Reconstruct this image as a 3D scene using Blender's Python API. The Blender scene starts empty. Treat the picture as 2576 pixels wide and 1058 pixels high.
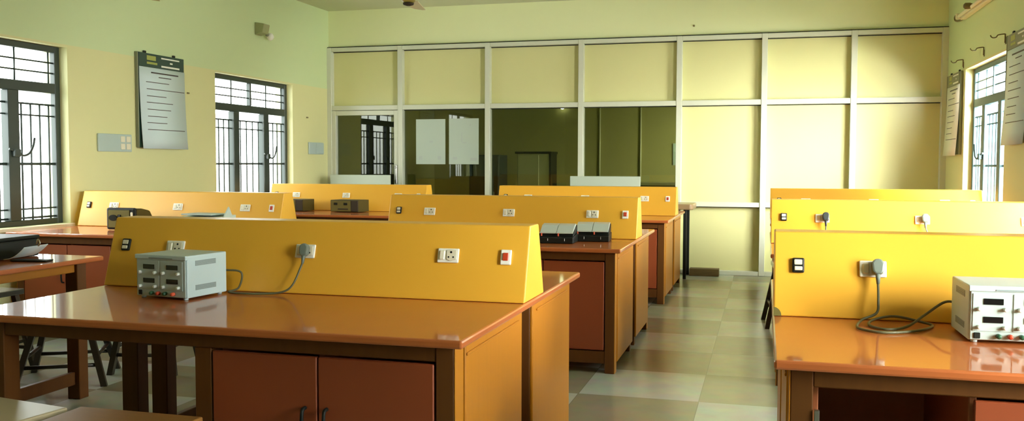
import bpy, bmesh, math
from mathutils import Vector, Matrix
C = bpy.context.scene.collection
SC = bpy.context.scene

# ------------------------------------------------------------------ materials
def mat(name, col, rough=0.5, metal=0.0, coat=0.0, spec=0.5, var=0.0, vscale=3.0, stretch=(1, 1, 1), bump=0.0, bscale=60.0):
    m = bpy.data.materials.new(name); m.use_nodes = True
    nt = m.node_tree; b = nt.nodes['Principled BSDF']
    b.inputs['Base Color'].default_value = (*col, 1)
    b.inputs['Roughness'].default_value = rough
    b.inputs['Metallic'].default_value = metal
    b.inputs['Coat Weight'].default_value = coat
    b.inputs['Coat Roughness'].default_value = 0.06
    b.inputs['Specular IOR Level'].default_value = spec
    if var or bump:
        tc = nt.nodes.new('ShaderNodeTexCoord')
        mp = nt.nodes.new('ShaderNodeMapping'); mp.inputs['Scale'].default_value = stretch
        nt.links.new(tc.outputs['Object'], mp.inputs['Vector'])
    if var:
        n = nt.nodes.new('ShaderNodeTexNoise'); n.inputs['Scale'].default_value = vscale; n.inputs['Detail'].default_value = 4
        nt.links.new(mp.outputs['Vector'], n.inputs['Vector'])
        r = nt.nodes.new('ShaderNodeMix'); r.data_type = 'RGBA'
        r.inputs[6].default_value = (*[max(0, c * (1 - var)) for c in col], 1)
        r.inputs[7].default_value = (*[min(1, c * (1 + var)) for c in col], 1)
        nt.links.new(n.outputs['Fac'], r.inputs[0]); nt.links.new(r.outputs[2], b.inputs['Base Color'])
    if bump:
        n2 = nt.nodes.new('ShaderNodeTexNoise'); n2.inputs['Scale'].default_value = bscale
        nt.links.new(mp.outputs['Vector'], n2.inputs['Vector'])
        bp = nt.nodes.new('ShaderNodeBump'); bp.inputs['Strength'].default_value = bump; bp.inputs['Distance'].default_value = 0.004
        nt.links.new(n2.outputs['Fac'], bp.inputs['Height']); nt.links.new(bp.outputs['Normal'], b.inputs['Normal'])
    return m

def wall_paint(name, low, high, zsplit):
    m = mat(name, low, 0.55, bump=0.05, bscale=40)
    nt = m.node_tree; b = nt.nodes['Principled BSDF']
    g = nt.nodes.new('ShaderNodeNewGeometry'); s = nt.nodes.new('ShaderNodeSeparateXYZ')
    nt.links.new(g.outputs['Position'], s.inputs[0])
    c = nt.nodes.new('ShaderNodeMath'); c.operation = 'GREATER_THAN'; c.inputs[1].default_value = zsplit
    nt.links.new(s.outputs['Z'], c.inputs[0])
    x = nt.nodes.new('ShaderNodeMix'); x.data_type = 'RGBA'
    x.inputs[6].default_value = (*low, 1); x.inputs[7].default_value = (*high, 1)
    nt.links.new(c.outputs[0], x.inputs[0]); nt.links.new(x.outputs[2], b.inputs['Base Color'])
    return m

TX, TY, TS = -0.333, 5.067, 0.669
def floor_mat():
    m = mat('floor_tiles', (0.5, 0.5, 0.42), 0.24, spec=0.5)
    nt = m.node_tree; b = nt.nodes['Principled BSDF']
    g = nt.nodes.new('ShaderNodeNewGeometry')
    mp = nt.nodes.new('ShaderNodeMapping'); mp.vector_type = 'POINT'
    mp.inputs['Location'].default_value = (-TX / TS, -TY / TS + 1, 0.5); mp.inputs['Scale'].default_value = (1 / TS, 1 / TS, 0)
    nt.links.new(g.outputs['Position'], mp.inputs['Vector'])
    ck = nt.nodes.new('ShaderNodeTexChecker'); ck.inputs['Scale'].default_value = 1
    ck.inputs['Color1'].default_value = (0.27, 0.255, 0.165, 1); ck.inputs['Color2'].default_value = (0.43, 0.455, 0.385, 1)
    nt.links.new(mp.outputs['Vector'], ck.inputs['Vector'])
    n = nt.nodes.new('ShaderNodeTexNoise'); n.inputs['Scale'].default_value = 6; n.inputs['Detail'].default_value = 6
    nt.links.new(g.outputs['Position'], n.inputs['Vector'])
    mx = nt.nodes.new('ShaderNodeMix'); mx.data_type = 'RGBA'; mx.blend_type = 'OVERLAY'; mx.inputs[0].default_value = 0.25
    nt.links.new(ck.outputs['Color'], mx.inputs[6]); nt.links.new(n.outputs['Color'], mx.inputs[7])
    # thin grout joints
    br = nt.nodes.new('ShaderNodeTexBrick'); br.offset = 0; br.squash = 1
    br.inputs['Scale'].default_value = 1; br.inputs['Mortar Size'].default_value = 0.004; br.inputs['Brick Width'].default_value = 1; br.inputs['Row Height'].default_value = 1
    br.inputs['Color1'].default_value = br.inputs['Color2'].default_value = (0, 0, 0, 1); br.inputs['Mortar'].default_value = (1, 1, 1, 1)
    nt.links.new(mp.outputs['Vector'], br.inputs['Vector'])
    m2 = nt.nodes.new('ShaderNodeMix'); m2.data_type = 'RGBA'; m2.inputs[7].default_value = (0.22, 0.21, 0.15, 1)
    nt.links.new(br.outputs['Color'], m2.inputs[0]); nt.links.new(mx.outputs[2], m2.inputs[6])
    nt.links.new(m2.outputs[2], b.inputs['Base Color'])
    return m

def glass_mat(name='tinted_glass', tint=(0.60, 0.62, 0.46)):
    m = bpy.data.materials.new(name); m.use_nodes = True
    nt = m.node_tree; nt.nodes.clear()
    out = nt.nodes.new('ShaderNodeOutputMaterial'); mix = nt.nodes.new('ShaderNodeMixShader')
    tr = nt.nodes.new('ShaderNodeBsdfTransparent'); tr.inputs['Color'].default_value = (*tint, 1)
    gl = nt.nodes.new('ShaderNodeBsdfGlossy'); gl.inputs['Roughness'].default_value = 0.02
    fr = nt.nodes.new('ShaderNodeFresnel'); fr.inputs['IOR'].default_value = 1.5
    nt.links.new(fr.outputs[0], mix.inputs[0]); nt.links.new(tr.outputs[0], mix.inputs[1]); nt.links.new(gl.outputs[0], mix.inputs[2])
    nt.links.new(mix.outputs[0], out.inputs['Surface'])
    return m

def emit_mat(name, col, s):
    m = bpy.data.materials.new(name); m.use_nodes = True
    nt = m.node_tree; nt.nodes.clear()
    out = nt.nodes.new('ShaderNodeOutputMaterial'); e = nt.nodes.new('ShaderNodeEmission')
    e.inputs['Color'].default_value = (*col, 1); e.inputs['Strength'].default_value = s
    nt.links.new(e.outputs[0], out.inputs['Surface'])
    return m

M = dict(
    wall=wall_paint('wall_paint', (0.68, 0.68, 0.35), (0.59, 0.71, 0.40), 2.255),
    rear=mat('rear_wall_darkened', (0.22, 0.21, 0.12), 0.6),  # unseen wall, darkened to cut bounce light on the bench fronts
    wallb=mat('back_wall_paint', (0.72, 0.78, 0.45), 0.55, bump=0.05, bscale=40),
    ceil=mat('ceiling_paint', (0.62, 0.66, 0.46), 0.7),
    floor=floor_mat(),
    alu=mat('partition_aluminium', (0.58, 0.62, 0.50), 0.32, spec=0.6),
    laminate=mat('partition_laminate', (0.63, 0.63, 0.31), 0.38, var=0.02),
    glass=glass_mat(), dimglass=glass_mat('window_dimming_pane', (0.085, 0.095, 0.085)),
    iron=mat('dark_window_paint', (0.028, 0.042, 0.036), 0.4),
    ironblue=mat('glare_blue_window_paint', (0.05, 0.10, 0.115), 0.5),  # paler and bluer than the other frames, glare put into the colour
    yellow=mat('yellow_laminate', (0.80, 0.43, 0.040), 0.36, var=0.03, vscale=2),
    top=mat('brown_laminate', (0.47, 0.125, 0.030), 0.5, coat=0.8, spec=0.25, var=0.08, vscale=4),
    door=mat('red_brown_laminate', (0.29, 0.060, 0.018), 0.42, var=0.06),
    wood=mat('varnished_wood', (0.44, 0.165, 0.010), 0.42, coat=0.1, spec=0.25, var=0.07, vscale=3, stretch=(14, 14, 1)),
    shaded_wood=mat('shaded_wood_frame', (0.125, 0.044, 0.008), 0.5, spec=0.25, var=0.2, vscale=3, stretch=(10, 10, 1)),  # the varnished wood again, with its shade put into the colour
    inside=mat('cabinet_inside', (0.36, 0.11, 0.035), 0.6, var=0.1),
    white=mat('white_plastic', (0.86, 0.88, 0.80), 0.35),
    cream=mat('cream_plastic', (0.75, 0.72, 0.55), 0.4),
    red=mat('red_plastic', (0.50, 0.05, 0.015), 0.4),
    orange=mat('orange_red_plastic', (0.75, 0.12, 0.05), 0.4),
    green=mat('dark_green_plastic', (0.02, 0.09, 0.04), 0.4),
    black=mat('black_plastic', (0.010, 0.012, 0.010), 0.5, spec=0.25),
    blackgloss=mat('black_display', (0.008, 0.008, 0.008), 0.15),
    greyplug=mat('grey_plug_rubber', (0.16, 0.20, 0.17), 0.45),
    blackplug=mat('black_plug_rubber', (0.035, 0.045, 0.045), 0.45),
    cord=mat('grey_green_cord', (0.11, 0.11, 0.055), 0.5),
    psu=mat('pale_grey_enamel', (0.53, 0.68, 0.70), 0.4, bump=0.03, bscale=200),
    psufront=mat('grey_front_panel', (0.43, 0.54, 0.52), 0.45),
    psuvent=mat('vent_grey', (0.24, 0.31, 0.31), 0.5),
    knob=mat('pale_knob', (0.70, 0.74, 0.68), 0.35),
    olive=mat('olive_enamel', (0.075, 0.058, 0.014), 0.65, spec=0.2),
    olivefront=mat('olive_front', (0.15, 0.13, 0.035), 0.6, spec=0.2),
    kitpaper=mat('grey_meter_face', (0.50, 0.58, 0.54), 0.28, coat=0.3),
    sage=mat('sage_enamel', (0.32, 0.35, 0.17), 0.5),
    paper=mat('chart_paper', (0.62, 0.76, 0.78), 0.6),
    paperw=mat('notice_paper', (0.44, 0.53, 0.45), 0.6),
    paperwarm=mat('warm_chart_paper', (0.72, 0.72, 0.60), 0.6),
    header=mat('dark_green_header', (0.02, 0.055, 0.045), 0.4),
    headergrey=mat('grey_green_header', (0.20, 0.22, 0.14), 0.5),
    ink=mat('printed_ink', (0.06, 0.05, 0.05), 0.6),
    inkfaint=mat('faint_ink', (0.42, 0.48, 0.44), 0.6),
    logo=mat('logo_olive', (0.36, 0.40, 0.10), 0.5),
    screen=mat('pale_grey_panel', (0.46, 0.55, 0.46), 0.5),
    swplate=mat('pale_blue_plate', (0.42, 0.53, 0.50), 0.45),
    steel=mat('steel', (0.45, 0.45, 0.42), 0.3, metal=1.0),
    brass=mat('dull_brass', (0.16, 0.13, 0.05), 0.45, metal=0.3),
    stool=mat('dark_stool_wood', (0.035, 0.026, 0.016), 0.35, var=0.2),
    stooltop=mat('dark_stool_seat', (0.05, 0.05, 0.042), 0.18, coat=0.4),
    paleseat=mat('beige_seat_laminate', (0.55, 0.46, 0.28), 0.35, var=0.05),
    brownseat=mat('brown_seat_wood', (0.33, 0.15, 0.035), 0.4, var=0.15, vscale=3, stretch=(2, 14, 2)),
    fanwhite=mat('cream_fan_blade', (0.74, 0.68, 0.42), 0.35),
    fanbrown=mat('brown_fan_enamel', (0.30, 0.24, 0.05), 0.35),
    tube=mat('tube_diffuser', (0.80, 0.78, 0.62), 0.4),
    slab=mat('tan_desk_laminate', (0.30, 0.20, 0.10), 0.3),
    plank=mat('weathered_plank', (0.13, 0.09, 0.03), 0.6, var=0.3, vscale=6, stretch=(2, 14, 14)),
    dark=mat('dark_recess', (0.03, 0.02, 0.008), 0.7),
    backwall=mat('inner_room_paint', (0.46, 0.43, 0.19), 0.6),
    locker=mat('dark_blue_enamel', (0.03, 0.055, 0.075), 0.45),
    inbox=mat('cupboard_cream', (0.74, 0.72, 0.55), 0.5),
    bulb=emit_mat('lit_bulb', (0.95, 1.0, 0.95), 14.0),
)

# ------------------------------------------------------------------ mesh helpers
class B:
    def __init__(s): s.bm = bmesh.new(); s.mi = 0
    def _fin(s, faces, smooth=False):
        for f in faces: f.material_index = s.mi; f.smooth = smooth
    def box(s, a, b, bev=0.0, seg=1, mx=None):
        lo = [min(a[i], b[i]) for i in range(3)]; hi = [max(a[i], b[i]) for i in range(3)]
        vs = [s.bm.verts.new((x, y, z)) for x in (lo[0], hi[0]) for y in (lo[1], hi[1]) for z in (lo[2], hi[2])]
        q = [(0, 1, 3, 2), (4, 6, 7, 5), (0, 4, 5, 1), (2, 3, 7, 6), (0, 2, 6, 4), (1, 5, 7, 3)]
        fs = [s.bm.faces.new([vs[i] for i in f]) for f in q]
        if bev > 0:
            es = list({e for f in fs for e in f.edges})
            r = bmesh.ops.bevel(s.bm, geom=es, offset=bev, segments=seg, profile=0.5, affect='EDGES')
            fs = list(set(r['faces']) | {f for f in fs if f.is_valid})
            vs = list({v for f in fs for v in f.verts})
        if mx is not None: bmesh.ops.transform(s.bm, matrix=mx, verts=vs)
        s._fin(fs, False)
        return s
    def prism(s, poly, axis, a0, a1, bev=0.0, seg=2, smooth=False):
        def P(u, v, a): return {'x': (a, u, v), 'y': (u, a, v), 'z': (u, v, a)}[axis]
        n = len(poly)
        v0 = [s.bm.verts.new(P(u, v, a0)) for u, v in poly]; v1 = [s.bm.verts.new(P(u, v, a1)) for u, v in poly]
        fs = [s.bm.faces.new(v0[::-1]), s.bm.faces.new(v1)]
        side = [s.bm.faces.new((v0[i], v0[(i + 1) % n], v1[(i + 1) % n], v1[i])) for i in range(n)]
        fs += side
        bmesh.ops.recalc_face_normals(s.bm, faces=fs)
        if bev > 0:
            es = list({e for f in fs for e in f.edges})
            r = bmesh.ops.bevel(s.bm, geom=es, offset=bev, segments=seg, profile=0.5, affect='EDGES')
            fs = list(set(r['faces']) | {f for f in fs if f.is_valid})
        s._fin(fs)
        if smooth: 
            for f in side:
                if f.is_valid: f.smooth = True
        return s
    def tube(s, pts, r, seg=8, smooth_path=False, sub=6, radii=None):
        pts = [Vector(p) for p in pts]
        if smooth_path and len(pts) > 2:
            q = [pts[0] * 2 - pts[1]] + pts + [pts[-1] * 2 - pts[-2]]; out = []
            for i in range(1, len(q) - 2):
                for k in range(sub):
                    t = k / sub; a, b, c, d = q[i - 1], q[i], q[i + 1], q[i + 2]
                    out.append(0.5 * ((2 * b) + (c - a) * t + (2 * a - 5 * b + 4 * c - d) * t * t + (3 * b - a - 3 * c + d) * t ** 3))
            out.append(pts[-1]); pts = out
        rings = []; up = None
        for i, p in enumerate(pts):
            d = (pts[min(i + 1, len(pts) - 1)] - pts[max(i - 1, 0)]).normalized()
            if up is None:
                up = Vector((0, 0, 1)) if abs(d.z) < 0.9 else Vector((1, 0, 0))
            x = d.cross(up).normalized(); up = x.cross(d).normalized()
            rr = r if radii is None else radii[min(int(i * len(radii) / len(pts)), len(radii) - 1)]
            rings.append([s.bm.verts.new(p + rr * (math.cos(2 * math.pi * k / seg) * x + math.sin(2 * math.pi * k / seg) * up)) for k in range(seg)])
        fs = []
        for a, b in zip(rings, rings[1:]):
            for k in range(seg):
                fs.append(s.bm.faces.new((a[k], b[k], b[(k + 1) % seg], a[(k + 1) % seg])))
        s._fin(fs, True)
        caps = [s.bm.faces.new(rings[0]), s.bm.faces.new(rings[-1][::-1])]
        s._fin(caps)
        bmesh.ops.recalc_face_normals(s.bm, faces=fs + caps)
        return s
    def lathe(s, prof, c=(0, 0, 0), seg=24, mx=None):
        rings = []
        for r, z in prof:
            rings.append([s.bm.verts.new((c[0] + r * math.cos(2 * math.pi * k / seg), c[1] + r * math.sin(2 * math.pi * k / seg), c[2] + z)) for k in range(seg)])
        fs = []
        for a, b in zip(rings, rings[1:]):
            for k in range(seg): fs.append(s.bm.faces.new((a[k], a[(k + 1) % seg], b[(k + 1) % seg], b[k])))
        s._fin(fs, True)
        caps = [s.bm.faces.new(rings[0][::-1]), s.bm.faces.new(rings[-1])]
        s._fin(caps)
        bmesh.ops.recalc_face_normals(s.bm, faces=fs + caps)
        if mx is not None: bmesh.ops.transform(s.bm, matrix=mx, verts=[v for r in rings for v in r])
        return s
    def leg(s, p0, p1, w, d=None):
        """a straight square leg from p0 (top) to p1 (foot)"""
        d = d or w; h = Vector((w / 2, 0, 0)); k = Vector((0, d / 2, 0)); a = []; b = []
        for sx, sy in ((-1, -1), (1, -1), (1, 1), (-1, 1)):
            a.append(s.bm.verts.new(Vector(p0) + sx * h + sy * k)); b.append(s.bm.verts.new(Vector(p1) + sx * h + sy * k))
        fs = [s.bm.faces.new(a), s.bm.faces.new(b[::-1])] + [s.bm.faces.new((a[i], b[i], b[(i + 1) % 4], a[(i + 1) % 4])) for i in range(4)]
        bmesh.ops.recalc_face_normals(s.bm, faces=fs); s._fin(fs)
        return s

def obj(name, b, m, parent=None, loc=None, label=None, kind=None):
    me = bpy.data.meshes.new(name); b.bm.to_mesh(me); b.bm.free()
    for x in (m if isinstance(m, (list, tuple)) else [m]): me.materials.append(M[x])
    o = bpy.data.objects.new(name, me); C.objects.link(o)
    if parent is not None: o.parent = parent
    if loc is not None: o.location = loc
    if label: o['label'] = label
    if kind: o['kind'] = kind
    return o

def tag(o, label, cat, group=None):
    o['label'] = label; o['category'] = cat
    if group: o['group'] = group
    return o

def thing(name, label, cat, loc=(0, 0, 0), rz=0.0, group=None):
    o = bpy.data.objects.new(name, None); C.objects.link(o); o.empty_display_size = 0.1
    o.location = loc; o.rotation_euler = (0, 0, rz)
    return tag(o, label, cat, group)

def dup(root, loc, rz=None, label=None, group=None):
    r = root.copy(); C.objects.link(r); r.location = loc
    if rz is not None: r.rotation_euler = (0, 0, rz)
    if label: r['label'] = label
    if group: r['group'] = group
    for ch in list(root.children):
        c = ch.copy(); C.objects.link(c); c.parent = r
        for g in list(ch.children):
            d = g.copy(); C.objects.link(d); d.parent = c
    return r

# ------------------------------------------------------------------ the room
XL, XR, YB, ZC = -5.517, 1.898, 11.03, 3.262
YR, YF = -3.6, 15.0          # wall behind the camera, far wall of the inner room
WZ0, WZ1, WW = 0.80, 2.235, 1.62

obj('floor', B().box((XL - .3, YR - .3, -.12), (XR + .3, YF + .3, 0)), 'floor', kind='structure')
obj('ceiling', B().box((XL - .3, YR - .3, ZC), (XR + .3, YF + .3, ZC + .15)), 'ceil', kind='structure')

def side_wall(name, xin, xout, y0, y1, holes, m):
    b = B(); y = y0
    for h0, h1 in holes:
        b.box((xin, y, 0), (xout, h0, ZC)); b.box((xin, h0, 0), (xout, h1, WZ0)); b.box((xin, h0, WZ1), (xout, h1, ZC)); y = h1
    b.box((xin, y, 0), (xout, y1, ZC))
    bmesh.ops.remove_doubles(b.bm, verts=b.bm.verts, dist=1e-5)
    return obj(name, b, m, kind='structure')

LW = [4.72, 8.44]; RW = [1.00, 4.70, 8.43]; IW = 12.0
side_wall('wall_left', XL, XL - .23, YR, YB + .04, [(y, y + WW) for y in LW], 'wall')
side_wall('wall_right', XR, XR + .23, YR, YB + .04, [(y, y + WW) for y in RW], 'wall')
obj('wall_rear', B().box((XL, YR - .2, 0), (XR, YR, ZC)), 'rear', kind='structure')
obj('wall_back', B().box((XL, YB - .005, 2.783), (XR, YB + .12, ZC)), 'wallb', kind='structure')
side_wall('wall_inner_left', XL, XL - .23, YB + .04, YF, [(IW, IW + WW)], 'backwall')
side_wall('wall_inner_right', XR, XR + .23, YB + .04, YF, [(IW, IW + WW)], 'backwall')  # opening for the added fill window
obj('wall_inner_back', B().box((XL - .2, YF, 0), (XR + .2, YF + .2, ZC)), 'backwall', kind='structure')

# windows: iron frame with a grid transom and three barred leaves -------------
def window(n, side, y0, m, latch=True, deep=.135, tinted=False):
    # side -1: left wall, +1: right wall; d runs outwards from the inner wall face
    x0 = XL if side < 0 else XR
    X = lambda d: x0 + side * d
    f = B(); dep0, dep1 = .075, .125; H0, H1 = WZ0, WZ1
    bx = lambda bb, u0, u1, z0, z1, d0=dep0, d1=dep1: bb.box((X(d0), y0 + u0, z0), (X(d1), y0 + u1, z1), .004)
    bx(f, 0, .055, H0, H1); bx(f, WW - .055, WW, H0, H1); bx(f, .055, WW - .055, H1 - .05, H1); bx(f, .055, WW - .055, H0, H0 + .045)
    bx(f, .055, WW - .055, 1.855, 1.935)
    mu = (.50, 1.12)
    for u in mu: bx(f, u - .055, u + .055, H0 + .045, 1.855, .065, deep)
    bx(f, WW / 2 - .014, WW / 2 + .014, 1.935, H1 - .05)
    root = obj('window_%d' % n, f, m, kind='structure')
    if tinted: obj('glass_pane', B().box((X(.085), y0 + .03, H0 + .03), (X(.088), y0 + WW - .03, H1 - .03)), 'dimglass', root)  # pane added to dim the bright inner window
    g = B(); r = .0075; dg = .10
    v = lambda u, z0, z1, rr=r: g.tube([(X(dg), y0 + u, z0), (X(dg), y0 + u, z1)], rr, 6)
    h = lambda u0, u1, z, rr=r: g.tube([(X(dg), y0 + u0, z), (X(dg), y0 + u1, z)], rr, 6)
    for k in (1, 2): h(.055, WW - .055, 1.935 + k * (H1 - .05 - 1.935) / 3)
    for u in (.10, .45, 1.17, 1.52): v(u, 1.935, H1 - .05)
    for a, c in ((.055, mu[0] - .055), (mu[0] + .055, mu[1] - .055), (mu[1] + .055, WW - .055)):
        for k in range(4): v(a + (c - a) * (k + .55) / 4.1, H0 + .045, 1.76)
        h(a, c, 1.76, .009); h(a, c, 1.67); h(a, c, 1.285, .012); h(a, c, .93); h(a, c, H0 + .06, .009)
    obj('grille', g, m, root)
    if latch:
        for u in mu[1:]:
            l = B(); z = 1.37
            l.tube([(X(.06), y0 + u - .06, z + .03), (X(.04), y0 + u, z + .01), (X(.035), y0 + u + .05, z - .02), (X(.03), y0 + u + .11, z + .0), (X(.03), y0 + u + .15, z + .06), (X(.03), y0 + u + .165, z + .12)], .009, 6, True)
            l.box((X(.03), y0 + u - .03, z - .03), (X(.066), y0 + u + .03, z + .03), .006)
            obj('latch', l, m, root)
    return root
for i, y in enumerate(LW): window(i + 1, -1, y, 'iron')
for i, y in enumerate(RW): window(i + 4, 1, y, 'ironblue', True, .228 if i == 2 else .135)  # last window's mullions deepened to block part of the sun
window(7, -1, IW, 'iron', True, .135, True); window(8, 1, IW, 'iron')  # the right one is unseen, added to brighten the inner room
# window sills
for i, y in enumerate(LW): obj('trim_%d' % (i + 1), B().box((XL + .03, y - .02, WZ0 - .03), (XL - .2, y + WW + .02, WZ0 - .001), .004), 'cream', kind='structure')
for i, y in enumerate(RW): obj('trim_%d' % (i + 4), B().box((XR - .015, y - .02, WZ0 - .03), (XR + .2, y + WW + .02, WZ0 - .001), .004), 'cream', kind='structure')

# unseen block added outside to keep sun off the nearest right bench
obj('wall_sun_blocker', B().box((XR + .75, YR - 1, -.1), (XR + 1.75, .45, 4.2)), 'backwall', kind='structure')

# partition ------------------------------------------------------------------
PX = [-5.488, -4.501, -3.339, -2.162, -0.991, -0.029, 0.936, 1.870]
ZT, ZM, ZL = 2.783, 2.005, 0.815
fr = B(); pw = .032; yf, yb = YB - .06, YB + .06
for i, x in enumerate(PX):
    fr.box((x - pw, yf, 0), (x + pw, yb, ZT), .003)
for a, c in zip(PX, PX[1:]):
    x0, x1 = a + pw, c - pw
    fr.box((x0, yf + .006, ZT - .05), (x1, yb, ZT), .003)
    fr.box((x0, yf + .006, ZM - .03), (x1, yb, ZM + .03), .003)
    if a != PX[0]:
        fr.box((x0, yf + .006, ZL - .02), (x1, yb, ZL + .035), .003)
        fr.box((x0, yf + .006, 0), (x1, yb, .05), .003)
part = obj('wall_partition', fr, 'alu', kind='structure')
for i, (a, c) in enumerate(zip(PX, PX[1:])):
    x0, x1 = a + pw, c - pw
    rows = [(ZM + .03, ZT - .05)]
    if i: rows += [(.05, ZL - .02)]
    if i > 3: rows += [(ZL + .035, ZM - .03)]
    for z0, z1 in rows: obj('panel', B().box((x0, YB + .026, z0), (x1, YB + .04, z1)), 'laminate', part)
    if 1 <= i <= 3: obj('glass_pane', B().box((x0, YB + .026, ZL + .035), (x1, YB + .032, ZM - .03)), 'glass', part, label='dark tinted glass pane')
shd = B()  # black strips drawing the shadow lines along panel tops and partition top
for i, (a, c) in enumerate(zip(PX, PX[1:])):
    for z in [ZT - .0585] + ([ZM - .0385] if i else []) + ([ZL - .0285] if i > 3 else []): shd.box((a + pw, YB + .008, z), (c - pw, YB + .025, z + .008))
shd.box((PX[0] - pw, yf + .012, ZT + .0005), (PX[-1] + pw, YB - .0055, ZT + .010))
obj('shadow_line', shd, 'black', part)
# glazed door in the first bay
d = B(); x0, x1 = PX[0] + pw, PX[1] - pw; s = .055
d.box((x0, yf + .01, .01), (x0 + s, yb - .02, ZM - .035), .003); d.box((x1 - s, yf + .01, .01), (x1, yb - .02, ZM - .035), .003)
d.box((x0 + s, yf + .01, ZM - .095), (x1 - s, yb - .02, ZM - .035), .003); d.box((x0 + s, yf + .01, .01), (x1 - s, yb - .02, .1), .003); d.box((x0 + s, yf + .01, .82), (x1 - s, yb - .02, .9), .003)
door = obj('door_1', d, 'alu', kind='structure')
obj('glass_pane', B().box((x0 + s, YB + .012, .9), (x1 - s, YB + .018, ZM - .095)), 'glass', door)
obj('panel', B().box((x0 + s, YB - .004, .1), (x1 - s, YB + .006, .82)), 'laminate', door)
l = B(); l.box((x1 - s + .012, yf - .004, 1.03), (x1 - .012, yf + .012, 1.27), .003); l.mi = 1
for z in (1.07, 1.24): l.box((x1 - s + .016, yf - .02, z - .012), (x1 - .016, yf - .003, z + .012), .003)
obj('lock', l, ['steel', 'black'], door)

# inner room behind the tinted glass -------------------------------------------
cb = thing('cupboard', 'cream cupboard with a dark rim seen dimly through the tinted glass', 'cupboard', (-3.42, 13.6, 0))
obj('body', B().box((-.24, 0, 0), (.26, .4, 1.44), .005), 'inbox', cb); obj('door', B().box((-.225, -.018, .08), (.1, -.001, 1.42), .004), 'inbox', cb)
obj('top_rim', B().box((-.27, -.03, 1.441), (.30, .42, 1.475), .004), 'black', cb); obj('side_panel', B().box((.262, -.01, 0), (.29, .4, 1.44), .003), 'black', cb)
dk = thing('desk', 'pale topped desk standing in the room behind the glass', 'desk', (-1.9, 13.3, 0))
obj('desktop', B().box((-.7, 0, .98), (.9, .55, 1.02), .004), 'inbox', dk); obj('front_panel', B().box((-.66, .03, .02), (.86, .05, .98), .003), 'olive', dk)
for x in (-.68, .84): obj('leg', B().box((x, .4, 0), (x + .04, .5, .979), .003), 'olive', dk)
for px, wh in ((-2.63, 'near its left post'), (-1.96, 'about the middle of it')): tag(obj('conduit_pipe', B().tube([(px, YF - .015, .9), (px, YF - .015, 2.3)], .014, 8), 'inbox'), 'thin pale vertical pipe behind the rightmost dark glass pane, ' + wh, 'pipe', 'pipes behind the dark glass')
lk = thing('locker', 'dark blue locker seen low behind the glass pane with two posters', 'locker', (-4.05, 13.2, 0))
obj('body', B().box((-.25, 0, .0), (.22, .45, 1.42), .006), 'locker', lk); obj('door', B().box((-.24, -.02, .06), (.21, -.001, 1.40), .004), 'locker', lk); obj('handle', B().box((.13, -.035, .75), (.15, -.0205, .87), .003), 'steel', lk)
nb = obj('notice_sheet', B().box((-1.44, YF - .012, 1.27), (-1.22, YF - .002, 1.62), .001), 'paper'); tag(nb, 'small pale notice below the round lamp behind the rightmost glass pane', 'notice')
for nm, lb, px, py, pz in (('wall_lamp', 'small bright lamp behind the top of the middle glass pane', -3.25, YF - .06, 2.22), ('wall_lamp', 'small lamp above the notice behind the rightmost glass pane', -1.33, YF - .05, 1.70)):
    t = thing(nm, lb, 'lamp', (px, py, pz))
    obj('bulb', B().lathe([(.005, -.035), (.025, -.028), (.035, 0), (.025, .028), (.005, .035)], seg=16), 'bulb', t)
    obj('holder', B().box((-.02, .022, -.02), (.02, .05 + .008, .02), .003), 'cream', t)

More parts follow.
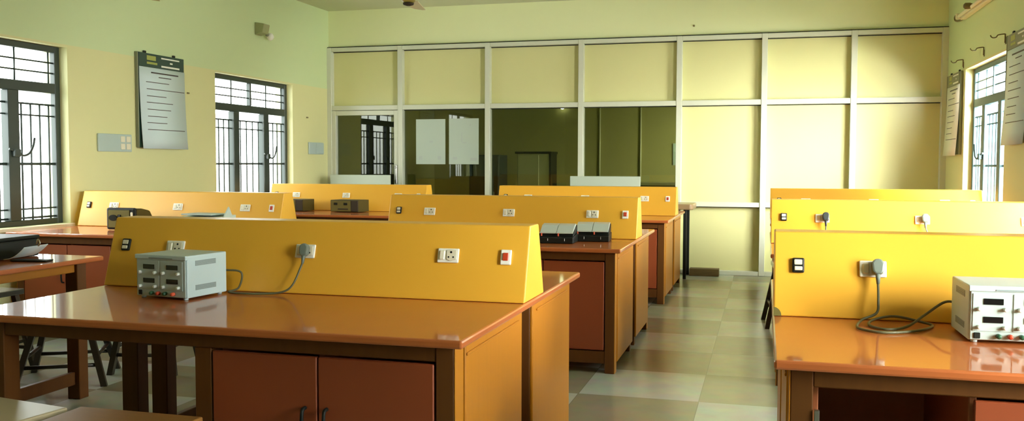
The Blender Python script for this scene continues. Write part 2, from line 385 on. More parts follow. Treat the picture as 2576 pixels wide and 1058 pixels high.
# ------------------------------------------------------------------ lab benches
L, W, ZB = 1.848, 1.785, 0.78
def bench_base(root, mirror, left_door_open=False):
    mx = (lambda x: L - x) if mirror else (lambda x: x)
    def bx(b, a, c, bev=.003): return b.box((mx(a[0]), a[1], a[2]), (mx(c[0]), c[1], c[2]), bev)
    zt = ZB - .026
    obj('tabletop', B().box((0, 0, zt), (L, W, ZB), .007, 2), 'top', root)
    for fl in (0, 1):
        Y = (lambda y: W - y) if fl else (lambda y: y)
        def q(b, a, c, bev=.003): return bx(b, (a[0], Y(a[1]), a[2]), (c[0], Y(c[1]), c[2]), bev)
        yr = .79 if fl else .83
        # open side: two legs, a side rail low down, aprons
        obj('leg', q(B(), (.07, .057, 0), (.15, .127, zt)), 'shaded_wood', root); obj('leg', q(B(), (.07, .76, 0), (.15, .83, zt)), 'shaded_wood', root)
        obj('lower_rail', q(B(), (.095, .127, .08), (.125, .76, .15)), 'shaded_wood', root)
        obj('apron', q(B(), (.15, .06, .70), (1.745, .085, zt)), 'shaded_wood', root)
        obj('apron', q(B(), (.085, .127, .70), (.11, .76, zt)), 'wood', root)
        # cabinet side
        obj('leg', q(B(), (1.745, .057, 0), (1.804, .137, zt)), 'shaded_wood', root); obj('leg', q(B(), (1.745, yr - .06, 0), (1.80, yr, zt)), 'shaded_wood', root)  # post in the shaded tone; end_panel covers its side in lit wood
        obj('leg', q(B(), (.91, .058, 0), (.972, .127, .70)), 'shaded_wood', root)
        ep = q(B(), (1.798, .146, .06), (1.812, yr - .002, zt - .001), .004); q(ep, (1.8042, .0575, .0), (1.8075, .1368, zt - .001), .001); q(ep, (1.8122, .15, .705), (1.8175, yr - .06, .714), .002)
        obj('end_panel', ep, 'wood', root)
        obj('bottom_rail', q(B(), (.972, .062, .06), (1.745, .085, .138)), 'shaded_wood', root)
        cab = B()
        q(cab, (.94, .128, .11), (.958, yr - .03, .70)); q(cab, (1.727, .138, .11), (1.744, yr - .06, .70))
        q(cab, (.958, yr - .045, .11), (1.727, yr - .03, .70)); q(cab, (.958, .09, .11), (1.727, yr - .046, .126)); q(cab, (1.335, .1, .126), (1.355, yr - .05, .70))
        obj('cabinet', cab, 'inside', root)
        for k, (a, c, hx) in enumerate(((.977, 1.349, 1.309), (1.354, 1.739, 1.384))):
            if left_door_open and fl == 0 and k == 1:
                hg = B(); hg.box((mx(1.742), .05, .55), (mx(1.728), .064, .64), .002); obj('hinge', hg, 'steel', root, label='chrome hinge'); continue
            dr = obj('door', q(B(), (a, .056, .145), (c, .074, .692), .003), 'door', root)
            hb = B(); hb.tube([(mx(hx), Y(.056), .53), (mx(hx), Y(.036), .525), (mx(hx), Y(.030), .49), (mx(hx), Y(.030), .45), (mx(hx), Y(.036), .42), (mx(hx), Y(.056), .415)], .006, 8, True)
            obj('handle', hb, 'black', dr, label='dark curved door handle')

YF0, YT0, HD = .74, .8285, .284
sl = math.hypot(YT0 - YF0, HD)
FM = Matrix(((1, 0, 0, 0), (0, (YT0 - YF0) / sl, -HD / sl, YF0), (0, HD / sl, (YT0 - YF0) / sl, ZB), (0, 0, 0, 1)))   # x along bench, y up the slope, z out of the face
def on_face(o, x, h):
    o.matrix_local = FM @ Matrix.Translation((x, h * sl / HD, 0)); return o
def plate(root, x):
    o = on_face(obj('socket_plate', B().box((-.043, -.028, 0), (.043, .028, .009), .004, 2), 'white', root), x, .165)
    k = obj('rocker_switch', B().box((-.033, -.018, .009), (-.012, .018, .015), .003), 'cream', o)
    s = B(); s.prism([(-.006, .020), (.010, .023), (.034, .020), (.036, -.016), (.010, -.022), (-.005, -.016)], 'z', .0091, .0125, .002)
    s.mi = 1
    for px, py, r in ((.013, .012, .0045), (.004, -.007, .0035), (.023, -.007, .0035)): s.tube([(px, py, .0125), (px, py, .0132)], r, 10)
    obj('socket_outlet', s, ['cream', 'black'], o)
    return o
def bench_top(root, notch=False):
    dv = B().prism([(YF0, ZB + .001), (YF0 + .309, ZB + .001), (YT0 + .132, ZB + HD), (YT0, ZB + HD)], 'x', 0.004, L - .004, .005, 2)
    obj('divider', dv, 'yellow', root)
    o = on_face(obj('circuit_breaker', B().box((-.020, -.026, 0), (.020, .026, .012), .005, 2), 'black', root), .084, .17)
    obj('breaker_window', B().box((-.013, .001, .012), (.013, .019, .0145), .002), 'cream', o); obj('breaker_lever', B().box((-.013, -.019, .012), (.013, -.005, .016), .002), 'cream', o)
    for x in (.325, .925, 1.53): plate(root, x)
    o = on_face(obj('indicator_switch', B().box((-.021, -.029, 0), (.021, .029, .010), .004, 2), 'white', root), 1.76, .165)
    obj('rocker_switch', B().box((-.011, -.014, .010), (.011, .016, .0145), .002), 'red', o, label='red rocker switch')
    if notch:
        pts = [(.0, .001)] + [(.026 * math.cos(a), .001 + .030 * math.sin(a)) for a in [math.pi / 2 * k / 8 for k in range(9)]]
        n = obj('cable_notch', B().prism(pts, 'z', .0, .003), 'olivefront', root); on_face(n, .004, 0)

def bench(label, x, y, mirror, **k):
    r = thing('lab_bench', label, 'lab bench', (x, y, 0), 0, 'lab benches with yellow dividers')
    bench_base(r, mirror, k.get('open', False)); bench_top(r, k.get('notch', False))
    return r
bA = bench('nearest lab bench left of the aisle, pale power supply standing beside its yellow divider', -2.697, 2.537, False)
bB = dup(bA, (-2.688, 5.535, 0), label='lab bench carrying two black meter units before its yellow divider')
bC = dup(bA, (-2.695, 8.455, 0), label='farthest lab bench left of the aisle, nothing on its top, beside a pale desk screen')
bD = bench('lab bench by the left wall windows with a dark instrument case at its yellow divider', -5.437, 5.575, True)
bH = dup(bD, (-5.388, 2.53, 0), label='lab bench at the left edge holding a black case and loose sheets')
bG = dup(bD, (-5.309, 8.365, 0), label='lab bench with two olive power units before its divider, below the glazed door')
bE = bench('nearest lab bench right of the aisle, open cabinet below and large power supply on top', 0.030, 2.52, True, open=True, notch=True)
bF = dup(bD, (0.036, 5.50, 0), label='second lab bench right of the aisle, two plugs in its glowing yellow divider')
bI = dup(bD, (0.045, 8.306, 0), label='farthest lab bench right of the aisle, against the cream partition and right window')

# ------------------------------------------------------------------ power supplies
def psu(label, loc, rz, w, dp, h):
    t = thing('power_supply', label, 'power supply', loc, rz, 'bench power supplies')
    b = B().box((0, .006, .008), (w, dp, h), .004, 2); obj('casing', b, 'psu', t)
    fp = obj('front_panel', B().box((.004, 0, .010), (w - .004, .0055, h - .003), .002), 'psufront', t)
    lip = B(); lip.box((-.001, -.004, h - .016), (w + .001, .012, h + .0005), .002); obj('top_lip', lip, 'psu', t)
    obj('name_strip', B().box((.07, -.0058, h - .013), (w - .06, -.0042, h - .009), .0003), 'psuvent', t)
    for cx in (0, 1):
        ox = .010 + cx * (w - .02) / 2; cw = (w - .02) / 2 - .006
        obj('channel_frame', B().box((ox, -.0022, .036), (ox + cw, -.0002, h - .022), .0008), 'psufront', t)
        for z in (h - .045, h - .098):
            obj('display', B().box((ox + cw * .28, -.0045, z - .009), (ox + cw * .80, -.0024, z + .009), .0008), 'blackgloss', t)
            for kx in (.16, .84):
                kb = B().lathe([(.006, 0), (.006, .010), (.0048, .0125), (.002, .0128)], seg=14, mx=Matrix.Translation((ox + cw * kx, -.0022, z - .022)) @ Matrix.Rotation(math.pi / 2, 4, 'X'))
                obj('knob', kb, 'knob', t)
    obj('power_switch', B().box((.014, -.004, .014), (.032, .0, .032), .002), 'black', t)
    for i, (c, fx) in enumerate((('green', .34), ('red', .47), ('green', .60), ('orange', .76))):
        kb = B().lathe([(.007, 0), (.0075, .010), (.0055, .016), (.002, .0165)], seg=12, mx=Matrix.Translation((w * fx, -.0004, .023)) @ Matrix.Rotation(math.pi / 2, 4, 'X'))
        obj('terminal', kb, c, t)
    for sx in (-.0012, w - .0004):
        for z in (.035, h - .040):
            v = B()
            for k in range(4): v.box((sx, dp * .22, z + k * .005), (sx + .0016, dp * .72, z + k * .005 + .0042), .0)
            obj('side_vent', v, 'psuvent', t)
    for fx in (.02, w - .02):
        for fy in (.02, dp - .02): obj('foot', B().lathe([(.009, .0005), (.010, .009)], (fx, fy, 0), 12), 'psu', t)
    obj('rear_fins', B().box((.02, dp, .03), (w - .02, dp + .012, h - .03), .003), 'black', t)
    return t
def plug_bm(p, sc=1.0):
    """round-backed three pin plug; p = centre on the divider face in bench space, drawn along the face normal"""
    b = B(); mx = FM @ Matrix.Translation(p) @ Matrix.Scale(sc, 4)
    b.prism([(-.020, .014), (-.012, .026), (0, .029), (.012, .026), (.020, .012), (.017, -.014), (.010, -.022), (-.010, -.022), (-.017, -.012)], 'z', .001, .028, .006, 2)
    b.tube([(0, -.016, .016), (0, -.034, .016), (0, -.052, .015)], .007, 10, radii=[.009, .007, .005])
    bmesh.ops.transform(b.bm, matrix=mx, verts=b.bm.verts)
    return b
def cable(root, pts, r, m): return obj('power_cord', B().tube(pts, r, 8, True, 8), m, root)

pA = psu('pale grey power supply with four displays on the nearest left bench', (-2.335, 3.022, ZB), math.radians(-7), .245, .228, .168)
# cords are given in world space and moved into the unit's own space
def local(root, pts):
    m = (Matrix.Translation(root.location) @ Matrix.Rotation(root.rotation_euler.z, 4, 'Z')).inverted()
    return [m @ Vector(p) for p in pts]
def face_pt(bx, by, x, h, out): return Matrix.Translation((bx, by, 0)) @ FM @ Vector((x, h * sl / HD, out))
def world_plug(root, bx, by, x, h, m, sc=1.0, z0=.013):
    b = plug_bm((x, h * sl / HD, z0), sc)
    r = (Matrix.Translation(root.location) @ Matrix.Rotation(root.rotation_euler.z, 4, 'Z')).inverted()
    bmesh.ops.transform(b.bm, matrix=r @ Matrix.Translation((bx, by, 0)), verts=b.bm.verts)
    return b
zc = ZB + .0055
e = face_pt(-2.697, 2.537, .932, .165 - .05, .028)
cd = cable(pA, local(pA, [(-2.10, 3.243, .87), (-2.02, 3.252, .862), (-2.03, 3.25, .80), (-2.06, 3.225, zc), (-1.98, 3.20, zc), (-1.90, 3.215, zc), (-1.83, 3.235, zc + .006), (-1.79, 3.25, .82), e]), .0042, 'cord')
obj('plug', world_plug(pA, -2.697, 2.537, .932, .163, None), 'greyplug', cd)

pE = psu('large pale power supply with red and green terminals on the nearest right bench', (.578, 2.925, ZB), math.radians(1), .235, .235, .168)
e = face_pt(.030, 2.52, .338, .165 - .05, .028)
cd = cable(pE, local(pE, [(.60, 3.176, .86), (.56, 3.19, .86), (.50, 3.17, .82), (.44, 3.11, .79), (.375, 3.06, zc), (.33, 3.12, zc), (.345, 3.20, zc + .004), (.415, 3.235, .80), (.50, 3.21, zc + .003), (.52, 3.16, zc), (.46, 3.06, zc), (.36, 3.00, zc), (.29, 3.06, zc), (.31, 3.19, zc + .004), (.36, 3.225, .81), (.366, 3.235, .85), e]), .0042, 'cord')
obj('plug', world_plug(pE, .030, 2.52, .338, .165, None, 1.05), 'greyplug', cd)

# plugs whose machines are hidden behind the nearer divider
for px, m, pts, lb in ((.345, 'blackplug', [(0, 0, 0), (.0, -.01, -.06), (.004, -.012, -.10), (.01, -.04, -.115)], 'dark plug with a straight cord in the left socket of the bright yellow divider'),
                       (.938, 'greyplug', [(0, 0, 0), (.02, -.01, -.05), (.06, -.02, -.10), (.16, -.05, -.114), (.30, -.06, -.115)], 'grey plug with a trailing cord in the middle socket of the bright yellow divider')):
    q = face_pt(.036, 5.50, px, .167, 0); t = thing('power_plug', lb, 'plug', q, 0, 'plugs in the bright divider')
    obj('plug_body', world_plug(t, .036, 5.50, px, .167, None, 1.15), m, t)
    e = face_pt(.036, 5.50, px, .115, .026) - q
    cable(t, [e + Vector(p) for p in pts], .004, m)

# ------------------------------------------------------------------ instruments
def meter_unit(label, loc, rz):
    t = thing('meter_unit', label, 'meter', loc, rz, 'black meter units')
    w = .235
    b = B().prism([(0, .002), (.20, .002), (.20, .055), (.035, .045), (.0, .038)], 'x', 0, w, .004, 2); obj('base', b, 'black', t)
    up = B().prism([(.030, .046), (.20, .056), (.20, .112), (.055, .070)], 'x', .004, w - .004, .003, 2); obj('housing', up, 'black', t)
    for k in range(2):
        x0 = .008 + k * .1105
        f = B().prism([(.028, .068), (.055, .0715), (.125, .112), (.185, .121), (.19, .113), (.06, .063), (.030, .0625)], 'x', x0, x0 + .108, .002, 1)
        obj('meter_face', f, 'kitpaper', t)
        obj('red_marker', B().box((x0 + .012, .018, .047), (x0 + .020, .030, .066), .001), 'orange', t, label='red marker')
        obj('clip', B().box((x0 + .06, -.003, .018), (x0 + .063, .002, .034), .0005), 'steel', t)
    return t
k1 = meter_unit('black meter unit with grey sloping faces, partly behind the nearer yellow divider', (-1.425, 5.80, ZB), math.radians(2))
k2 = meter_unit('black meter unit with grey sloping faces, standing clear nearest the bench end', (-1.225, 6.00, ZB), math.radians(4))

# dark scope-like case on the bench by the left wall
t = thing('oscilloscope', 'dark instrument with a pale olive front and handle at the left window bench', 'instrument', (-4.87, 5.985, ZB), math.radians(2))
obj('casing', B().prism([(.012, .008), (.24, .008), (.26, .06), (.20, .145), (.10, .165), (.012, .165)], 'x', 0, .235, .014, 2), 'olive', t)
obj('bezel', B().box((-.008, -.004, .004), (.243, .03, .172), .014, 2), 'black', t)
fp = obj('front_panel', B().box((.012, -.012, .020), (.20, -.0045, .155), .005), 'olivefront', t)
obj('screen', B().lathe([(.030, 0), (.027, .005)], seg=20, mx=Matrix.Translation((.058, -.012, .095)) @ Matrix.Rotation(math.pi / 2, 4, 'X') @ Matrix.Diagonal((1.3, .8, 1, 1))), 'blackgloss', t)
obj('tuning_dial', B().box((.100, -.018, .07), (.128, -.0121, .12), .006, 2), 'black', t)
for x in (.145, .168, .188): obj('knob', B().lathe([(.009, 0), (.008, .012)], seg=12, mx=Matrix.Translation((x, -.0121, .098)) @ Matrix.Rotation(math.pi / 2, 4, 'X')), 'black', t)
obj('handle', B().box((.214, -.022, .035), (.228, -.0045, .140), .004), 'cream', t)

t = thing('test_box', 'pale grey box with an open upright end flap on the left window bench', 'instrument', (-4.245, 5.93, ZB + .001), math.radians(-4))
obj('tray', B().prism([(0, 0), (.25, 0), (.25, .125), (.05, .11), (.0, .065)], 'x', 0, .37, .004, 2), 'screen', t)
obj('lid_edge', B().box((.03, .045, .1265), (.30, .24, .136), .003), 'swplate', t)
obj('end_flap', B().prism([(-.01, .002), (.255, .002), (.15, .19)], 'x', .372, .384, .002, 1), 'paperw', t)
obj('label_card', B().box((.27, -.004, .02), (.355, -.0005, .075), .0005), 'paperw', t)
for i in range(6): obj('switch', B().box((.02 + i * .02, -.010, .022 + .0), (.032 + i * .02, -.001, .046), .002), 'black', t)

def olive_unit(label, loc):
    t = thing('bench_meter', label, 'instrument', loc, math.radians(-6), 'olive power units')
    obj('casing', B().box((0, .006, .004), (.34, .22, .128), .004), 'olive', t)
    obj('front_panel', B().box((.012, 0, .010), (.245, .0055, .120), .002), 'olivefront', t)
    for x in (.045, .165): obj('display', B().box((x, -.004, .075), (x + .045, -.0005, .10), .002), 'blackgloss', t)
    obj('side_block', B().box((.252, .0, .010), (.335, .0055, .122), .002), 'dark', t)
    obj('terminal_strip', B().box((.095, -.005, .028), (.22, -.0005, .04), .002), 'dark', t)
    return t
olive_unit('olive power unit with two displays, directly below the white socket plate', (-4.425, 8.85, ZB))
olive_unit('olive power unit mostly hidden behind the end of the nearer yellow divider', (-5.07, 8.86, ZB))

t = thing('instrument_case', 'black case at the left edge on the bench below the first window', 'case', (-4.33, 3.86, ZB), math.radians(4))
obj('body', B().box((0, 0, .002), (.46, .34, .098), .010, 2), 'black', t); obj('lid', B().box((-.004, -.004, .0985), (.464, .344, .118), .008, 2), 'black', t)
t = thing('clip_folder', 'curled white sheets over a thin dark folder on the left edge bench', 'folder', (-3.80, 3.93, ZB), math.radians(10))
obj('cover', B().box((.0, -.01, .001), (.20, .06, .010), .003), 'black', t)
sh = B(); n = 10
prof = [(-.035 + .013 * k, .012 + .0008 * k * k) for k in range(n)]
sh.prism([(x, z) for x, z in prof] + [(x, z - .0015) for x, z in prof[::-1]], 'y', -.01, .20, 0, smooth=True)
obj('sheet', sh, 'paper', t)
obj('clip', B().tube([(.085, .09, .085), (.095, .09, .11), (.105, .09, .09), (.095, .09, .075)], .004, 6, True), 'steel', t)

# ------------------------------------------------------------------ charts and notices
def line_box(b, plane, y0, y1, z0, z1, out, th=.0006): b.box((plane + out * .0001, y0, z0), (plane + out * th, y1, z1))
def chart(label, wall, y0, y1, z0, z1, hdr, paper, mirror=False):
    s = 1 if wall < 0 else -1; X = wall
    t = thing('wall_chart', label, 'chart', (X, (y0 + y1) / 2, z0)); lo = lambda x, y, z: (x - X, y - (y0 + y1) / 2, z - z0)
    f = (lambda y: y) if not mirror else (lambda y: y0 + y1 - y)
    bx = lambda b, x0, a, c, x1, e, g, bev=.001: b.box(lo(x0, f(a), c), lo(x1, f(e), g), bev)
    w = y1 - y0
    obj('backing', bx(B(), X + s * .004, y0, z0 + .01, X + s * .028, y1, z1, .002), hdr, t)
    obj('edge_strip', bx(B(), X + s * .004, y0 - .012, z0 + .01, X + s * .034, y0 - .0005, z1, .002), 'headergrey', t)
    obj('header', bx(B(), X + s * .0285, y0 + .01, z1 - .125, X + s * .033, y1 - .03, z1 - .003), hdr, t)
    hl = B(); bx(hl, X + s * .0332, y0 + .12, z1 - .062, X + s * .034, y0 + .25, z1 - .02); bx(hl, X + s * .0332, y0 + .12, z1 - .098, X + s * .034, y0 + .27, z1 - .078)
    obj('emblem', hl, 'logo', t)
    hl = B(); bx(hl, X + s * .0332, y0 + .33, z1 - .035, X + s * .034, y1 - .08, z1 - .022); bx(hl, X + s * .0332, y0 + .33, z1 - .112, X + s * .034, y1 - .08, z1 - .096); bx(hl, X + s * .0332, y0 + .46, z1 - .072, X + s * .034, y0 + .50, z1 - .058)
    obj('title_lines', hl, 'white', t)
    # the sheet bows off the backing towards its lower corner
    sh = B(); prof = []
    for k in range(9):
        u = k / 8; prof.append((u, .031 + .030 * u * u))
    zt = z1 - .128
    poly = [(s * (d) , zt - u * (zt - z0) - z0) for u, d in prof]
    poly += [(a + s * .0012, z) for a, z in poly[::-1]]
    sh.prism(poly, 'y', f(y0 + .012) - (y0 + y1) / 2, f(y1 + .002) - (y0 + y1) / 2, 0, smooth=True)
    obj('sheet', sh, paper, t)
    ln = B()
    rows = [(.06, .26, .86, .012), (.11, .42, .70, .008), (.18, .15, .65, .006), (.265, .16, .99, .006), (.35, .16, .58, .006), (.43, .15, .72, .006), (.515, .16, .67, .006), (.60, .16, .58, .006), (.68, .14, .57, .006), (.765, .14, .96, .006)]
    zs = zt - z0
    for u, a, c, h in rows:
        dd = .0326 + .030 * u * u; z = zt - u * zs
        bx(ln, X + s * dd, y0 + a * w, z - h / 2, X + s * (dd + .0012), y0 + c * w - .004, z + h / 2, 0)
    obj('text_lines', ln, 'ink', t)
    for yy in (.17, .80): obj('hanger', bx(B(), X + s * .004, y0 + w * yy - .018, z1, X + s * .02, y0 + w * yy + .018, z1 + .022, .004), 'black', t)
    return t
chart('large white wall chart with dark green header between the two left windows', XL, 7.185, 7.87, 1.425, 2.30, 'header', 'paper')
chart('narrow looking pale chart beside the partition, left of the right window', XR, 10.15, 10.82, 1.385, 2.235, 'headergrey', 'paperwarm', True)
chart('pale chart with grey header cut by the right edge, right of the window', XR, 7.62, 8.29, 1.45, 2.335, 'headergrey', 'paper', True)

def poster(label, x0, x1, z0, z1, marks):
    t = thing('poster', label, 'poster', ((x0 + x1) / 2, YB + .0225, z0), 0, 'posters on the dark glass'); w, h = x1 - x0, z1 - z0
    obj('sheet', B().box((-w / 2, 0, 0), (w / 2, .003, h)), 'paperw', t)
    b = B()
    for a, c, u, v in marks: b.box((-w / 2 + a * w, -.0008, c * h), (-w / 2 + u * w, -.0001, v * h))
    obj('printed_marks', b, 'inkfaint', t)
poster('plain white poster on the dark glass, the one nearer the door', -4.314, -3.918, 1.283, 1.853, [(.46, .48, .58, .52), (.10, .10, .22, .18), (.74, .10, .86, .18)])
poster('white poster with a printed corner block on the dark glass, farther from the door', -3.869, -3.475, 1.283, 1.858, [(.70, .84, .74, .88), (.13, .10, .28, .16), (.72, .08, .94, .14), (.45, .46, .60, .48), (.42, .48, .45, .70)])

# switch plates, lamp holder, nails on the walls
t = thing('switch_board', 'pale blue switch board with four white modules below the wall chart', 'switch board', (XL, 6.88, 1.392), 0, 'wall switch boards')
obj('plate', B().box((.002, -.215, 0), (.02, .215, .155), .004), 'swplate', t)
for y in (.09, .165):
    for z in (.02, .085): obj('rocker_switch', B().box((.0205, y - .028, z), (.027, y + .028, z + .052), .003), 'cream', t)
t = thing('switch_board', 'small plain pale blue switch board between the second window and the partition', 'switch board', (XL, 10.63, 1.405), 0, 'wall switch boards')
obj('plate', B().box((.002, -.195, 0), (.02, .195, .15), .004), 'swplate', t); obj('cover', B().box((.0205, -.02, .01), (.028, .185, .14), .003), 'swplate', t)
t = thing('wall_lamp', 'small olive box with a bare round bulb high on the left wall', 'lamp', (XL, 9.22, 2.72))
obj('housing', B().prism([(.0, .0), (.10, .02), (.12, .12), (.0, .14)], 'y', .0, .13, .008, 2), 'sage', t); obj('socket', B().tube([(.07, .13, .03), (.075, .155, .015)], .022, 12), 'headergrey', t)
obj('bulb', B().lathe([(.006, -.04), (.03, -.03), (.042, 0), (.03, .03), (.014, .042)], (.08, .20, .0), 16), 'white', t)
for nm, x, y, z, lb in (('wall_anchor', XL + .006, 7.965, 1.982, 'tiny dark wall anchor right of the large wall chart'), ('wall_anchor', XL + .006, 10.42, 1.86, 'tiny wall anchor above the plain switch board')):
    tag(obj(nm, B().box((x - .006, y - .018, z - .008), (x + .006, y + .018, z + .008), .003), 'brass'), lb, 'anchor')
tag(obj('wall_nail', B().lathe([(.012, 0), (.010, .012), (.003, .014)], seg=10, mx=Matrix.Translation((-.832, YB - .006, 2.904)) @ Matrix.Rotation(math.pi / 2, 4, 'X')), 'brass'), 'tiny nail in the green wall above the partition', 'nail')

# curtain rod brackets over the right window
for y, z, lb in ((10.151, 2.27, 'bent wire bracket above the chart beside the partition'), (9.248, 2.285, 'bent wire bracket over the middle of the right window'), (8.47, 2.30, 'bent wire bracket just left of the right edge chart')):
    b = B(); b.tube([(-.008, 0, 0), (-.008, 0, .06), (-.012, 0, .072), (-.06, 0, .066), (-.075, 0, .048), (-.10, 0, .044), (-.115, 0, .056), (-.118, 0, .066)], .005, 8, True)
    b.box((-.006, -.012, -.012), (-.0005, .012, .05), .002)
    o = obj('curtain_bracket', b, 'brass', None, (XR, y, z)); tag(o, lb, 'bracket', 'curtain rod brackets')

# tube light on the right wall
t = thing('tube_light', 'unlit tube light batten high on the right wall above the window', 'tube light', (XR, 9.5, 2.76))
obj('batten', B().box((-.055, -.62, -.03), (-.002, .60, .035), .006, 2), 'tube', t); obj('tube', B().tube([(-.075, -.58, .0), (-.075, .56, .0)], .016, 14), 'tube', t)
for y in (-.60, .58): obj('end_holder', B().box((-.10, y - .012, -.028), (-.056, y + .012, .03), .005), 'tube', t)
obj('starter', B().lathe([(.018, 0), (.03, .03), (.03, .07), (.014, .085)], seg=14, mx=Matrix.Translation((-.058, -.02, .01)) @ Matrix.Rotation(-math.pi / 2, 4, 'Y')), 'brass', t)
obj('hook', B().tube([(-.03, .58, -.02), (-.035, .72, -.02), (-.05, .85, .0), (-.055, .87, .035), (-.05, .82, .05)], .010, 8, True), 'brass', t)
obj('wire', B().tube([(-.03, .59, .02), (-.035, .70, .0), (-.035, .80, -.01)], .006, 6), 'brass', t)

# ceiling fans
def fan(label, x, y, zb, rot, m, mb):
    t = thing('ceiling_fan', label, 'ceiling fan', (x, y, zb), rot, 'ceiling fans')
    obj('motor', B().lathe([(.03, .0), (.055, .012), (.06, .05), (.12, .07), (.13, .10), (.12, .14), (.05, .17), (.02, .18)], seg=28), m, t)
    obj('bottom_cap', B().lathe([(.018, -.022), (.042, -.014), (.046, .0)], seg=20), 'dark', t)
    obj('downrod', B().tube([(0, 0, .18), (0, 0, ZC - zb - .06)], .012, 10), m, t); obj('canopy', B().lathe([(.02, ZC - zb - .10), (.07, ZC - zb - .03), (.075, ZC - zb - .002)], seg=20), m, t)
    for k in range(3):
        a = 2 * math.pi * k / 3; R = Matrix.Rotation(a, 4, 'Z') @ Matrix.Translation((0, 0, .055)) @ Matrix.Rotation(math.radians(9), 4, 'X')
        b = B(); b.prism([(.19, -.055), (.60, -.07), (.635, -.04), (.64, .03), (.60, .06), (.19, .05)], 'z', -.003, .003, .0015, 1); bmesh.ops.transform(b.bm, matrix=R, verts=b.bm.verts)
        bl = obj('blade', b, mb, t)
        b = B(); b.box((.10, -.022, -.005), (.24, .022, -.0035), .0005); bmesh.ops.transform(b.bm, matrix=R, verts=b.bm.verts); obj('blade_arm', b, m, bl)
    return t
fan('ceiling fan with cream blades hanging before the partition', -2.83, 7.09, 2.60, math.radians(104), 'fanbrown', 'fanwhite')
fan('ceiling fan of which only a brown blade tip shows above the wall chart', -4.86, 5.86, 2.55, math.radians(82), 'fanbrown', 'fanbrown')

# ------------------------------------------------------------------ desks before the partition
def desk(label, x0, x1, y0, y1, z, sx0, sx1, m):
    t = thing('desk', label, 'desk', (x0, y0, 0)); w, dd = x1 - x0, y1 - y0
    obj('desktop', B().prism([(0, 0), (w - .03, 0), (w, .03), (w, dd - .03), (w - .03, dd), (0, dd)], 'z', z - .065, z, .012, 2), m, t)
    for x in (.06, w - .11):
        for y in (.03, dd - .07): obj('leg', B().box((x, y, 0), (x + .035, y + .035, z - .066), .003), 'black', t)
    obj('screen_panel', B().box((sx0 - x0, .20, z + .001), (sx1 - x0, .225, 1.148), .004), 'screen', t, label='pale grey upright panel')
    return t
desk('tan topped desk with a pale grey upright panel in front of the dark glass', -2.5, -.772, 10.42, 10.95, .845, -2.215, -1.39, 'slab')
desk('desk with a pale grey upright panel in front of the glazed door', -5.43, -4.45, 10.42, 10.95, .82, -5.31, -4.49, 'slab')
o = tag(obj('wooden_plank', B().box((-.835, 10.79, .001), (-.50, 10.93, .085), .004), 'plank'), 'short dark wooden block lying on the floor against the partition', 'plank')

# ------------------------------------------------------------------ stools
def stool(label, x, y, rz, s=.34, h=.50, base=None, seatm='stooltop', legm='stool', rails=True, seat_d=None):
    t = thing('stool', label, 'stool', (x, y, 0), rz, 'lab stools'); k = s / 2; e = (seat_d or s) / 2; q = (base or s * 1.3) / 2; qy = q * e / k
    obj('seat', B().box((-k, -e, h - .035), (k, e, h), .006, 2), seatm, t)
    tops = [(sx * (k - .04), sy * (e - .04)) for sx, sy in ((-1, -1), (1, -1), (1, 1), (-1, 1))]
    feet = [(sx * q, sy * qy) for sx, sy in ((-1, -1), (1, -1), (1, 1), (-1, 1))]
    for (a, b_), (c, d_) in zip(tops, feet): obj('leg', B().leg((a, b_, h - .036), (c, d_, 0), .034), legm, t)
    if rails:
        for i in range(4):
            z = .17 if i % 2 else .12; f = 1 - z / (h - .036)
            P = [Vector((feet[j][0] + (tops[j][0] - feet[j][0]) * (1 - f), feet[j][1] + (tops[j][1] - feet[j][1]) * (1 - f), z)) for j in (i, (i + 1) % 4)]
            obj('stretcher', B().tube(P, .012, 6), legm, t)
    return t
stool('dark stool with a pale glossy seat at the left edge, between two benches', -4.705, 4.605, 0.0, .36, .50, .42)
stool('dark stool seen under the nearest left bench, its splayed legs turned cornerwise', -4.02, 4.57, math.radians(30), .34, .43, .48)
stool('dark stool seen under the nearest left bench, behind the paired bench legs', -3.70, 4.97, math.radians(12), .34, .48, .40)
stool('beige topped stool in the lower left corner, before the nearest bench', -2.385, 2.345, math.radians(-9), .34, .50, .34, 'paleseat', 'stool')
stool('brown wooden seat beside the cabinet doors of the nearest left bench', -1.93, 2.36, math.radians(0), .46, .50, .44, 'brownseat', 'shaded_wood', True, .30)
stool('dark stool behind the second right bench, one splayed leg in the aisle', .235, 7.72, math.radians(4), .34, .50, .44)

# ------------------------------------------------------------------ light
SKY_L, SKY_R = 12.0, 33.0
w = bpy.data.worlds.new('sky'); SC.world = w; w.use_nodes = True
bg = w.node_tree.nodes['Background']; bg.inputs['Color'].default_value = (0.93, 1.0, 0.97, 1)
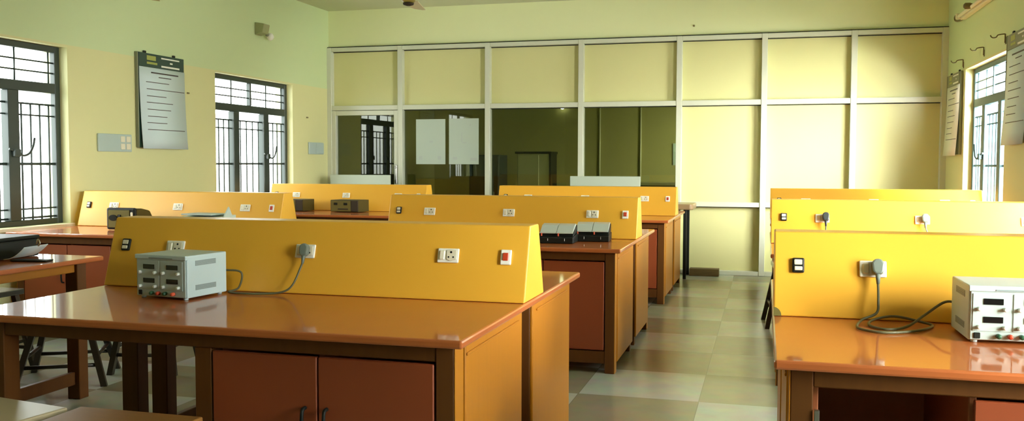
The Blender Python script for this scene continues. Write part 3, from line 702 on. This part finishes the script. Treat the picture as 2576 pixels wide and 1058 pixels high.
# hazy bright sky, brighter on the sun's side (towards +x), dimmer sunlit ground below the horizon
nt = w.node_tree; tc = nt.nodes.new('ShaderNodeTexCoord'); sp = nt.nodes.new('ShaderNodeSeparateXYZ'); nt.links.new(tc.outputs['Generated'], sp.inputs[0])
def ramp(sock, a, b, lo, hi):
    m = nt.nodes.new('ShaderNodeMapRange'); m.interpolation_type = 'SMOOTHSTEP'
    for i, v in enumerate((a, b, lo, hi)): m.inputs[i + 1].default_value = v
    nt.links.new(sock, m.inputs[0]); return m.outputs[0]
mu = nt.nodes.new('ShaderNodeMath'); mu.operation = 'MULTIPLY'
nt.links.new(ramp(sp.outputs['X'], -.3, .6, SKY_L, SKY_R), mu.inputs[0]); nt.links.new(ramp(sp.outputs['Z'], -.06, .06, .55, 1.0), mu.inputs[1])
nt.links.new(mu.outputs[0], bg.inputs['Strength'])
sun = bpy.data.lights.new('hazy_sun', 'SUN'); sun.energy = 66.0; sun.angle = math.radians(56); sun.color = (1.0, 0.98, 0.90)
so = bpy.data.objects.new('hazy_sun', sun); C.objects.link(so)
so.rotation_euler = Vector((-.78, 1.0, -.24)).to_track_quat('-Z', 'Y').to_euler()
def portal(side, y0):
    l = bpy.data.lights.new('window_portal', 'AREA'); l.shape = 'RECTANGLE'; l.size = WZ1 - WZ0; l.size_y = WW
    l.cycles.is_portal = True
    o = bpy.data.objects.new('window_portal', l); C.objects.link(o)
    o.location = ((XL - .21) if side < 0 else (XR + .21), y0 + WW / 2, (WZ0 + WZ1) / 2)
    o.rotation_euler = (0, math.radians(-90 if side < 0 else 90), 0)
for y in LW + [IW]: portal(-1, y)
for y in RW + [IW]: portal(1, y)

# ------------------------------------------------------------------ camera
yaw, pitch, roll = .2684, .0516, .0022
fw = Vector((-math.sin(yaw) * math.cos(pitch), math.cos(yaw) * math.cos(pitch), -math.sin(pitch)))
r = Vector((math.cos(yaw), math.sin(yaw), 0)); up = r.cross(fw)
r2 = r * math.cos(roll) + up * math.sin(roll); up2 = up * math.cos(roll) - r * math.sin(roll)
cam = bpy.data.cameras.new('camera'); co = bpy.data.objects.new('camera', cam); C.objects.link(co)
cam.sensor_fit = 'HORIZONTAL'; cam.sensor_width = 36; cam.lens = 2315.99 * 36 / 2576; cam.clip_start = .05
co.matrix_world = Matrix(((r2.x, up2.x, -fw.x, 0), (r2.y, up2.y, -fw.y, 0), (r2.z, up2.z, -fw.z, 1.3013), (0, 0, 0, 1)))
SC.camera = co

SC.view_settings.view_transform = 'Standard'; SC.view_settings.look = 'None'; SC.view_settings.gamma = 1; SC.view_settings.use_curve_mapping = False
SC.view_settings.exposure = 0.0
SC.cycles.use_denoising = True
SC.cycles.max_bounces = 12; SC.cycles.diffuse_bounces = 6; SC.cycles.glossy_bounces = 4; SC.cycles.transparent_max_bounces = 12
SC.cycles.sample_clamp_indirect = 8; SC.cycles.caustics_reflective = False; SC.cycles.caustics_refractive = False
